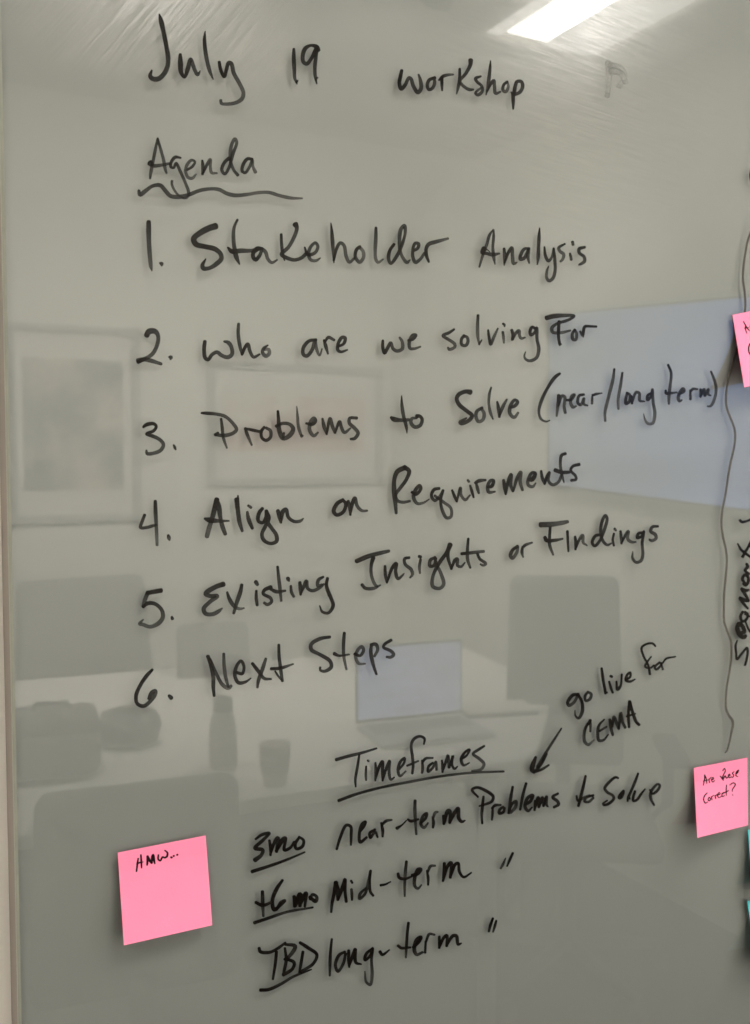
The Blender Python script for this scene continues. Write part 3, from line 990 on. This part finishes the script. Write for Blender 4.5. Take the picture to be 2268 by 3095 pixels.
1090,342,12 1120,308,10
1120,347,12 1155,330,13 1142,310,12 1125,350,13 1140,374,13 1167,353,10
1240,292,12 1258,312,16 1286,352,12
1275,222,12 1298,190,13 1312,218,12 1280,290,14 1275,320,13
1282,335,13 1310,290,14 1325,322,13 1350,305,12
1350,297,12 1376,280,13 1366,265,12 1350,290,13 1370,317,13 1392,300,10
1430,235,11 1405,257,13 1426,280,13 1408,312,13 1394,305,10
1450,272,13 1480,242,14 1492,210,13 1460,240,14 1455,288,14 1482,300,10
1066,520,12 1030,560,14 1016,610,14 1040,660,14 1072,643,11
1090,580,13 1076,612,14 1095,630,14 1110,602,13 1092,580,12
1120,570,13 1131,617,12
1120,582,12 1152,553,11
1170,555,13 1181,602,12
1170,568,12 1202,538,11
1205,552,12 1240,535,13 1226,515,12 1205,550,13 1220,585,13 1257,568,10
1290,515,12 1265,532,14 1270,570,14 1302,558,11
1326,412,12 1322,480,14 1326,555,11
1272,532,13 1310,512,14 1357,488,10
1370,415,12 1420,385,13 1446,402,14 1430,440,13 1405,475,13 1405,502,11
1407,547,13 1414,553,12
@note_upper
W text 2068 900 .1773
1008,403,14 1040,460,18 1075,520,18 1114,566,14
1045,468,16 1046,540,18 1068,606,14
1025,518,14 1102,510,14
1120,478,14 1135,520,16 1150,560,14
1125,775,18 1102,830,22 1100,910,22 1128,966,20 1160,960,18
@traces
W trace 0 0 1
1838,188,16 1842,240,16 1836,290,14
1842,196,14 1875,205,16 1888,235,16 1870,262,14
1846,214,18 1878,222,16 1892,250,14
"""
INKDATA = parse(TEXT)


# ---------------------------------------------------------------- the setting (most of it only seen mirrored in the glass)
XW, YB, ZC = 2.42, -3.62, 2.78                 # side wall, opposite wall, ceiling
XL = -2.3
YWALL = 0.05                                  # wall the board hangs on
for nm, b, m in (("wall_front", (XL, XW, YWALL, YWALL + .12, 0, ZC), M_wall),
                 ("wall_back", (XL, XW, YB - .12, YB, 0, ZC), M_room),
                 ("wall_right", (XW, XW + .12, YB - .12, YWALL + .12, 0, ZC), M_room),
                 ("wall_left", (XL - .12, XL, YB - .12, YWALL + .12, 0, ZC), M_room),
                 ("ceiling", (XL - .12, XW + .12, YB - .12, YWALL + .12, ZC, ZC + .1), M_ceil),
                 ("floor", (XL - .12, XW + .12, YB - .12, YWALL + .12, -.1, 0), M_floor)):
    if nm == "wall_back":                           # rounding added to smooth the mirrored tone between far wall and ceiling
        bm = bmesh.new()
        rc = .75
        prof = [(YB, 0), (YB, ZC - rc)] + [(YB + rc - rc * math.cos(a), ZC - rc + rc * math.sin(a)) for a in (k * math.pi / 36 for k in range(1, 18))] + \
               [(YB + rc, ZC - .0015), (YB + rc, ZC + .0), (YB - .12, ZC + .0), (YB - .12, 0)]
        A, B = [[bm.verts.new((x, p[0], p[1])) for p in prof] for x in (XL, XW)]
        for i in range(len(prof)):
            j = (i + 1) % len(prof)
            bm.faces.new((A[i], A[j], B[j], B[i]))
        bm.faces.new(A[::-1]); bm.faces.new(B)
        bmesh.ops.recalc_face_normals(bm, faces=bm.faces)
        o = tag(link(nm, bm, m), kind='structure')
        for p in o.data.polygons: p.use_smooth = abs(p.normal.x) < .5 and len(p.vertices) == 4
        o.data.set_sharp_from_angle(angle=R(20))
        continue
    tag(link(nm, box(bmesh.new(), *b), m), kind='structure')

# ---------------------------------------------------------------- ceiling lights
def ceiling_light(x0, xa, xb, x1, y0, y1, label, L, LA, LB):
    """a recessed trough: bright diffuser between xa and xb, dimmer sloping sides out to x0 and x1"""
    t = empty("ceiling_light", ((x0 + x1) / 2, (y0 + y1) / 2, ZC))
    tag(t, label, "ceiling light", "ceiling lights")
    fr = bmesh.new()
    for a, b_, c, d in ((x0 - .02, x0, y0 - .02, y1 + .02), (x1, x1 + .02, y0 - .02, y1 + .02), (x0, x1, y0 - .02, y0), (x0, x1, y1, y1 + .02)):
        box(fr, a, b_, c, d, ZC - .03, ZC - .002)
    link("housing", fr, M_mount, t, world=True)
    for a, b_, q in ((x0, xa, LA), (xb, x1, LB)):
        link("side_panel", box(bmesh.new(), a + .001, b_ - .001, y0 + .001, y1 - .001, ZC - .016, ZC - .006),
             glow("side_panel_glow", (1, .955, .875), q), t, world=True)
    link("diffuser", box(bmesh.new(), xa, xb, y0 + .03, y1 - .03, ZC - .02, ZC - .006, .005), glow("diffuser_glow", (1, .955, .88), L), t, world=True)
    return t


for a in LIGHTS: ceiling_light(*a)


def added_washer(x, y, tx, ty, tz, label):  # unseen spotlight added to brighten the room mirrored in the glass
    t = empty("added_wall_spot", (x, y, ZC))
    tag(t, label, "spotlight", "added spotlights washing the far wall")
    a = Vector((x, y, ZC - .10))
    d = (Vector((tx, ty, tz)) - a).normalized()
    link("ceiling_plate", lathe(bmesh.new(), [(.045, -.018), (.05, -.012), (.05, -.001)]), M_mount, t)
    s_ = bmesh.new(); tube(s_, [(x, y, ZC - .018), (x, y, ZC - .10)], .009); link("stem", s_, M_black, t, world=True)
    h = bmesh.new()
    q = [a - d * .06 + d * .12 * k / 6 for k in range(7)]
    tube(h, q, [.024, .034, .038, .04, .042, .044, .045], 20)
    link("lamp_head", h, M_black, t, world=True)
    l = bpy.data.lights.new("spot_lamp", 'SPOT')
    l.energy, l.color = WASH, (1, .955, .88)
    l.spot_size, l.spot_blend, l.shadow_soft_size = R(132), 1.0, .05
    o = bpy.data.objects.new("spot_lamp", l)
    COL.objects.link(o)
    o.location = a + d * .075
    o.rotation_euler = d.to_track_quat('-Z', 'Y').to_euler()
    mw = Matrix.LocRotScale(t.location, t.rotation_euler, None)
    o.parent = t
    o.matrix_parent_inverse = mw.inverted()


added_washer(.30, -1.35, .7, -3.6, .95, "unseen black spotlight added on the ceiling to brighten the framed pictures")
added_washer(1.32, -1.35, 1.7, -3.6, .95, "unseen black spotlight added on the ceiling to brighten the corner beside the wall screen")

# ---------------------------------------------------------------- the whiteboard
BX0 = board(51, 2795).x
BX1, BZ0, BZ1 = 2.2, .72, 2.12
TG, TB = GLASS_T, .004
wb = empty("whiteboard", ((BX0 + BX1) / 2, 0, BZ0))
tag(wb, "grey glass whiteboard covered with a handwritten black workshop agenda", "whiteboard")
g = bmesh.new()
cv = .0022                                      # polished chamfer round the front edge
fx0, fx1, fz0, fz1 = BX0 + cv, BX1 - cv, BZ0 + cv, BZ1 - cv
fr_ = [g.verts.new(p) for p in ((fx0, 0, fz0), (fx1, 0, fz0), (fx1, 0, fz1), (fx0, 0, fz1))]
md_ = [g.verts.new(p) for p in ((BX0, cv, BZ0), (BX1, cv, BZ0), (BX1, cv, BZ1), (BX0, cv, BZ1))]
bk_ = [g.verts.new(p) for p in ((BX0, TG, BZ0), (BX1, TG, BZ0), (BX1, TG, BZ1), (BX0, TG, BZ1))]
g.faces.new(fr_)
for i in range(4):
    j = (i + 1) % 4
    for a, b_ in ((fr_, md_), (md_, bk_)):
        f = g.faces.new((a[i], b_[i], b_[j], a[j]))
        f.material_index = 1
link("glass_sheet", g, [M_glass, M_edge], wb, world=True)
link("painted_backing", box(bmesh.new(), BX0 + .0004, BX1 - .0004, TG + .0002, TG + TB, BZ0 + .0004, BZ1 - .0004), M_panel, wb, world=True)
# the rail the sheet is glued to: its left side is seen past the edge of the glass
for r_ in ((BX0 + .001, BX0 + .03, BZ0 + .001, BZ1 - .001), (BX1 - .03, BX1 - .001, BZ0 + .001, BZ1 - .001),
           (BX0 + .031, BX1 - .031, BZ0 + .001, BZ0 + .03), (BX0 + .031, BX1 - .031, BZ1 - .03, BZ1 - .001)):
    link("mounting_rail", box(bmesh.new(), r_[0], r_[1], TG + TB + .0003, YWALL - .0004, r_[2], r_[3]), M_rail, wb, world=True)


def onboard(px, py, lift):
    p = board(px, py)
    p.y -= lift
    return p


MERGE = {('agenda_one', 'holder'): 'Stakeholder', ('agenda_three', 'blems'): 'Problems', ('agenda_three', '('): 'near/long',
         ('agenda_four', 'ments'): 'Requirements', ('agenda_five', 'g'): 'Existing', ('agenda_six', 'body'): '6.',
         ('near_term', 've'): 'Solve', ('note_arrow', 'head'): 'arrow'}
DARK = dict(title=.10, heading=-.12, agenda_one=-.02, agenda_two=-.04, agenda_three=.0, agenda_four=.03, agenda_five=.08, agenda_six=.05,
            note_arrow=.26, timeframes=.16, near_term=.30, mid_term=.36, long_term=.38)
LINENAME = dict(title='title line', heading='heading', agenda_one='first agenda item', agenda_two='second agenda item', agenda_three='third agenda item',
                agenda_four='fourth agenda item', agenda_five='fifth agenda item', agenda_six='sixth agenda item', note_arrow='side note with arrow',
                timeframes='timeframes heading', near_term='near term row', mid_term='middle row', long_term='long term row')
lift = .00012
for key, words in INKDATA.items():
    if key.startswith('note_') and key != 'note_arrow': continue
    groups = {}
    if key == 'traces':
        for k, (nm, st) in enumerate(words):
            for q in st:
                word("erased_trace", [q], onboard, M_ghost, wb, dark=-.84, lift=.00009, mul=1.3)
        continue
    for nm, st in words:
        groups.setdefault(MERGE.get((key, nm), nm), []).extend(st)
    for nm, st in groups.items():
        if key == 'divider':
            if nm == 'divider':
                o = word("divider_line", st, onboard, M_line, wb, dark=-.1, wob=.03, mul=1.05)
                o['label'] = "thin wavy grey line drawn down the right side"
            else:
                o = word("handwritten_word", st, onboard, M_ink, wb, dark=.6, mul=1.3)
                o['label'] = 'word Segments written sideways up the right edge' if nm == 'Segments' else '%s stroke of a letter cut off at the right edge' % nm
            continue
        o = word("drawn_arrow" if nm == 'arrow' else "handwritten_word", st, onboard, M_ink, wb, dark=DARK[key])
        o['label'] = ('arrow drawn from the side note down to the rows' if nm == 'arrow' else
                      ('ditto marks in the %s' % LINENAME[key] if nm == 'ditto' else 'handwritten %s in the %s' % (nm, LINENAME[key])))

# ---------------------------------------------------------------- sticky notes
def sticky(TL, TR, BR, BL, mat, label, text=None, lifts=(.010, .010), edge=(0, 0), top=.0006):
    """corners are seen in the photograph; the foot of the note stands off the glass by lifts (left, right)"""
    def pt(u, v, extra=0.0):
        # the glued strip is flat, then the paper curls away from the glass
        c = max(0, (v - .2) / .8)
        off = top + (lifts[0] * (1 - u) + lifts[1] * u) * c ** 1.3
        off += (.0012 * math.sin(math.pi * u) * c) * edge[0]
        q = [(TL[i] * (1 - u) + TR[i] * u) * (1 - v) + (BL[i] * (1 - u) + BR[i] * u) * v for i in (0, 1)]
        p = board(*q, -off)
        p.y -= extra
        return p
    base = (pt(0, 0) + pt(1, 1)) / 2
    t = empty("sticky_note", (base.x, 0, base.z))
    tag(t, label, "sticky note", "sticky notes stuck to the whiteboard")
    bm = bmesh.new()
    nu, nv = 24, 30
    G = [[[bm.verts.new(pt(i / nu, j / nv, e)) for i in range(nu + 1)] for j in range(nv + 1)] for e in (.00022, 0)]
    for j in range(nv):
        for i in range(nu):
            bm.faces.new((G[0][j][i], G[0][j][i + 1], G[0][j + 1][i + 1], G[0][j + 1][i]))
            bm.faces.new((G[1][j][i], G[1][j + 1][i], G[1][j + 1][i + 1], G[1][j][i + 1]))
    ring = [(j, 0) for j in range(nv)] + [(nv, i) for i in range(nu)] + [(j, nu) for j in range(nv, 0, -1)] + [(0, i) for i in range(nu, 0, -1)]
    for (a, b_), (c, d) in zip(ring, ring[1:] + ring[:1]):
        bm.faces.new((G[0][a][b_], G[0][c][d], G[1][c][d], G[1][a][b_]))
    bmesh.ops.recalc_face_normals(bm, faces=bm.faces)
    link("paper", bm, mat, t, smooth=False, world=True)
    if text:
        def uv_of(px, py):                          # photograph pixel -> place on this sheet
            u = v = .4
            for _ in range(8):
                f = [(TL[i] * (1 - u) + TR[i] * u) * (1 - v) + (BL[i] * (1 - u) + BR[i] * u) * v - (px, py)[i] for i in (0, 1)]
                du = [(TR[i] - TL[i]) * (1 - v) + (BR[i] - BL[i]) * v for i in (0, 1)]
                dv = [(BL[i] - TL[i]) * (1 - u) + (BR[i] - TR[i]) * u for i in (0, 1)]
                det = du[0] * dv[1] - dv[0] * du[1]
                u -= (f[0] * dv[1] - dv[0] * f[1]) / det
                v -= (du[0] * f[1] - f[0] * du[1]) / det
            return u, v
        word("written_text", [s for _, st in INKDATA[text] for s in st],
             lambda px, py, l: pt(*uv_of(px, py), .00022 + l), M_pen, t, dark=.5, wob=.03, mul=1.2)
    return t


sticky((356, 2577), (622, 2525), (642, 2796), (375, 2857), M_pink, "pink sticky note reading HMW at the lower left of the whiteboard", 'note_left', (.013, .010), (1, 0))
sticky((2097, 2321), (2259, 2290), (2261, 2494), (2108, 2532), M_pink, "pink sticky note asking Are these Correct below the wavy line", 'note_right', (.020, .008), (1, 0))
sticky((2214, 952), (2385, 917), (2416, 1128), (2250, 1171), M_pink, "pink sticky note over the wavy line, cut off by the upper right edge", 'note_upper', (.024, .012), (1, 0))
sticky((2261, 2508), (2416, 2474), (2424, 2668), (2275, 2702), M_teal, "teal sticky note just under the pink Are these Correct note", None, (.012, .010), (1, 0))
sticky((2259, 2724), (2412, 2692), (2434, 2888), (2288, 2926), M_teal, "teal sticky note lowest at the right edge, its foot curling out", None, (.022, .015), (1, 0))

# ---------------------------------------------------------------- the room mirrored in the glass
def picture(px0, py0, px1, py1, inner, mat, label, art_name):
    a, b_ = mirror(px0, py0, 'y', YB), mirror(px1, py1, 'y', YB)
    x0, x1, z0, z1 = min(a.x, b_.x), max(a.x, b_.x), min(a.z, b_.z), max(a.z, b_.z)
    t = empty("framed_picture", ((x0 + x1) / 2, YB, z0))
    tag(t, label, "picture", "framed pictures on the opposite wall")
    f = bmesh.new()
    e = .035
    for q in ((x0, x0 + e, z0, z1), (x1 - e, x1, z0, z1), (x0 + e, x1 - e, z0, z0 + e), (x0 + e, x1 - e, z1 - e, z1)):
        box(f, q[0], q[1], YB + .001, YB + .03, q[2], q[3], .002)
    link("frame", f, M_frame, t, world=True)
    link("mount", box(bmesh.new(), x0 + e, x1 - e, YB + .002, YB + .014, z0 + e, z1 - e), M_mount, t, world=True)
    c, d = mirror(*inner[:2], 'y', YB), mirror(*inner[2:], 'y', YB)
    link(art_name, box(bmesh.new(), min(c.x, d.x), max(c.x, d.x), YB + .0145, YB + .017, min(c.z, d.z), max(c.z, d.z)), mat, t, world=True)


picture(15, 972, 425, 1572, (66, 1080, 372, 1478), M_art_grey, "tall black framed grey print mirrored at the left of the glass", "print")
picture(622, 1090, 1150, 1462, (675, 1192, 1100, 1366), M_art_red, "wide black framed reddish print mirrored behind the word Problems", "print")

# screen on the side wall
tv = empty("wall_screen", (XW, -1.7, 1.2))
tag(tv, "large glowing pale blue wall screen mirrored behind the near long term line", "screen")
XS = XW - .06
q0, q1 = mirror(1662, 955, 'x', XS), mirror(1660, 1462, 'x', XS)      # its far edge
r0, r1 = mirror(2268, 898, 'x', XS), mirror(2268, 1540, 'x', XS)
k = 1.22 / (r0.y - q0.y)
r0, r1 = q0.lerp(r0, k), q1.lerp(r1, k)
ya = q0.y
def slab(bm, c4, xa, xb, grow):
    mid = sum(c4, Vector()) / 4
    c4 = [p + (p - mid).normalized() * grow for p in c4]
    F_, B_ = [[bm.verts.new((x, p.y, p.z)) for p in c4] for x in (xa, xb)]
    bm.faces.new(F_); bm.faces.new(B_[::-1])
    for i in range(4):
        j = (i + 1) % 4
        bm.faces.new((F_[i], F_[j], B_[j], B_[i]))
    bmesh.ops.recalc_face_normals(bm, faces=bm.faces)
    return bm
C4 = [q0, r0, r1, q1]
link("bezel", slab(bmesh.new(), C4, XS + .002, XS + .03, .016), M_black, tv, world=True)
link("display", slab(bmesh.new(), C4, XS - .0005, XS + .0015, 0), screen("screen_view_fade", (.66, .72, .84), (.30, .47, .96), 1, ya, ya + .95, SCREEN, (1, .8, 5)), tv, world=True)  # the panel's fade at a slanting view is painted as a colour gradient
mc = sum(C4, Vector()) / 4
link("bracket", box(bmesh.new(), XS + .0305, XW - .0005, mc.y - .2, mc.y + .2, mc.z - .15, mc.z + .15), M_black, tv, world=True)

# table
TZ = .74
tp = [mirror(px, py, 'z', TZ) for px, py in ((-200, 2078), (1384, 1950), (1675, 2078), (1612, 2292), (790, 2412), (-60, 2545))]
tcx = sum(p.x for p in tp) / len(tp); tcy = sum(p.y for p in tp) / len(tp)
tb = empty("meeting_table", (tcx, tcy, 0))
tag(tb, "pale laminate meeting table mirrored in the lower half of the glass", "table")
x0, x1 = min(p.x for p in tp), max(p.x for p in tp)
m_ = bmesh.new()
top_ = [m_.verts.new((p.x, p.y, TZ)) for p in tp]
bot_ = [m_.verts.new((p.x, p.y, TZ - .03)) for p in tp]
m_.faces.new(top_); m_.faces.new(bot_[::-1])
for i in range(len(tp)):
    j = (i + 1) % len(tp)
    m_.faces.new((top_[i], bot_[i], bot_[j], top_[j]))
bmesh.ops.recalc_face_normals(m_, faces=m_.faces)
link("table_top", m_, M_table, tb, world=True)
for p in (tp[0], tp[2], tp[3], tp[5]):
    q = Vector((tcx, tcy, 0)).lerp(Vector((p.x, p.y, 0)), .82)
    lg = bmesh.new()
    tube(lg, [(q.x, q.y, .001), (q.x, q.y, TZ - .031)], .025, 14)
    link("leg", lg, M_metal, tb, world=True)


def chair(loc, rz, label, wid=.46, top=1.02):
    t = empty("office_chair", loc, rz)
    tag(t, label, "chair", "dark office chairs round the meeting table")
    s = bmesh.new(); box(s, -.24, .24, -.23, .24, .43, .50, .03, 4)
    link("seat", s, M_fabric, t, True)
    b_ = bmesh.new(); box(b_, -wid / 2, wid / 2, .20, .26, .56, top, .028, 4)
    for v in b_.verts:
        v.co.y += .35 * (v.co.x ** 2) * -1 + (v.co.z - .56) * .14
        k = (v.co.z - .56) / (top - .56)
        v.co.x *= 1 - .10 * max(0, k - .1) ** 2
    link("backrest", b_, M_fabric, t, True)
    st = bmesh.new(); tube(st, [(0, .10, .42), (0, .24, .44), (0, .275, .60)], .022)
    link("back_support", st, M_black, t, True)
    p = bmesh.new(); tube(p, [(0, 0, .10), (0, 0, .43)], .028, 14)
    link("pedestal", p, M_black, t, True)
    for k in range(5):
        a = k * 2 * math.pi / 5 + .3
        l = bmesh.new(); tube(l, [(0.02 * math.cos(a), .02 * math.sin(a), .11), (.29 * math.cos(a), .29 * math.sin(a), .075)], [.022, .014])
        lo = link("leg", l, M_black, t, True)
        c = bmesh.new(); lathe(c, [(.012, 0), (.026, .008), (.026, .04), (.012, .055)], .29 * math.cos(a), .29 * math.sin(a), 14)
        link("castor", c, M_black, lo, True)
    for sgn in (-1, 1):
        l = bmesh.new(); tube(l, [(sgn * .22, .02, .46), (sgn * .28, .02, .52), (sgn * .285, .04, .66)], .016)
        box(l, sgn * .285 - .035, sgn * .285 + .035, -.12, .14, .66, .69, .01)
        link("armrest", l, M_black, t, True)
    return t


def at_top(px, py, z):
    p = mirror(px, py, 'z', z)
    return p


# backrest is on the chair's +y side; rz turns it
p = at_top(485, 2360, .95); chair((p.x, p.y - .28, 0), 0.12, "dark office chair nearest the glass, mirrored above the HMW note", .365, .95)
p = at_top(265, 1742, 1.04); chair((p.x, p.y + .3, 0), math.pi - .1, "dark office chair beyond the table, mirrored behind the fifth item number", .52, 1.04)
p = at_top(1722, 1745, 1.13); chair((p.x - .16, p.y + .20, 0), math.pi + .62, "dark office chair mirrored alone below the word Findings", .36, 1.13)
p = at_top(612, 1880, .92); chair((p.x, p.y + .3, 0), math.pi + .1, "lower dark office chair beyond the table, second from the left", .27, .92)

# laptop
lp0, lp1 = mirror(1078, 2192, 'z', TZ + .015), mirror(1398, 2160, 'z', TZ + .015)
lc = (lp0 + lp1) / 2
la = math.atan2(lp1.y - lp0.y, lp1.x - lp0.x)
lt = empty("laptop", (lc.x, lc.y, TZ), la)
tag(lt, "open laptop with a pale blue screen mirrored above the Timeframes heading", "laptop")
lw = (lp1 - lp0).length
lbase = link("base", box(bmesh.new(), -lw / 2, lw / 2, .0, .21, .001, .016, .003), plain("grey_casing", (.42, .42, .42), None, 30, .5, .3), lt)
link("keyboard", box(bmesh.new(), -lw / 2 + .02, lw / 2 - .02, .02, .11, .0162, .0172), M_black, lbase)
lid = bmesh.new(); box(lid, -lw / 2, lw / 2, -.012, -.004, .017, .235, .003)
lo = link("lid", lid, M_black, lt)
link("display", box(bmesh.new(), -lw / 2 + .006, lw / 2 - .006, -.0035, -.002, .028, .228), screen("laptop_picture", (.56, .64, .95), (.66, .70, .92), 0, lc.x - .15, lc.x + .15, SCREEN, (7, 7, 30)), lo)

# things on the table
def ontable(px, py): return mirror(px, py, 'z', TZ)


q = ontable(160, 2335)
bp = empty("backpack", (q.x, q.y, TZ), .15)
tag(bp, "dark boxy backpack lying on the table, mirrored at the left edge", "bag")
b1 = bmesh.new(); box(b1, -.11, .11, -.09, .07, .001, .15, .03, 4); link("bag_body", b1, M_fabric, bp, True)
b2 = bmesh.new(); box(b2, -.09, .09, .071, .10, .015, .11, .012, 3); link("front_pocket", b2, M_fabric, bp, True)
b3 = bmesh.new(); tube(b3, [(-.04, -.02, .148), (-.035, -.02, .165), (.035, -.02, .165), (.04, -.02, .148)], .008); link("handle", b3, M_black, bp, True)
q = ontable(392, 2248)
hp = empty("speaker_phone", (q.x, q.y, TZ))
tag(hp, "dark rounded conference speaker on the table beside the backpack", "speaker")
link("speaker_body", lathe(bmesh.new(), [(.05, .001), (.075, .01), (.085, .05), (.07, .085), (.03, .098)]), M_black, hp, True)
link("button_ring", lathe(bmesh.new(), [(.022, .0985), (.022, .102), (.012, .103)]), M_metal, hp, True)
q = ontable(676, 2320)
bo = empty("water_bottle", (q.x, q.y, TZ))
tag(bo, "water bottle with a dark cap standing on the table", "bottle")
link("bottle_body", lathe(bmesh.new(), [(.030, .001), (.034, .006), (.034, .10), (.028, .125), (.016, .14)]), plain("bottle_plastic", (.62, .61, .57), (.5, .49, .46), 8, .25), bo, True)
link("label", lathe(bmesh.new(), [(.0345, .012), (.0345, .065), (.034, .0655), (.034, .0115)]), plain("bottle_label", (.40, .38, .35)), bo, True)
link("cap", lathe(bmesh.new(), [(.024, .141), (.024, .172), (.021, .175)]), M_black, bo, True)
q = ontable(832, 2372)
cp = empty("paper_cup", (q.x, q.y, TZ))
tag(cp, "small grey cup with a darker sleeve on the table right of the bottle", "cup")
link("cup_body", lathe(bmesh.new(), [(.026, .001), (.036, .095), (.038, .097), (.035, .099)]), plain("cup_paper", (.52, .48, .44)), cp, True)
link("sleeve", lathe(bmesh.new(), [(.031, .03), (.036, .075), (.0365, .0755), (.0312, .0295)]), plain("cup_sleeve", (.30, .26, .23)), cp, True)
q = ontable(1500, 2150)
pb_ = empty("notebook", (q.x, q.y, TZ), .3)
tag(pb_, "flat dark notebook lying on the table right of the laptop", "notebook")
link("cover", box(bmesh.new(), -.11, .11, -.07, .07, .001, .012, .003), M_black, pb_)
link("pages", box(bmesh.new(), -.105, .105, -.066, .066, .0125, .016, .001), M_mount, pb_)
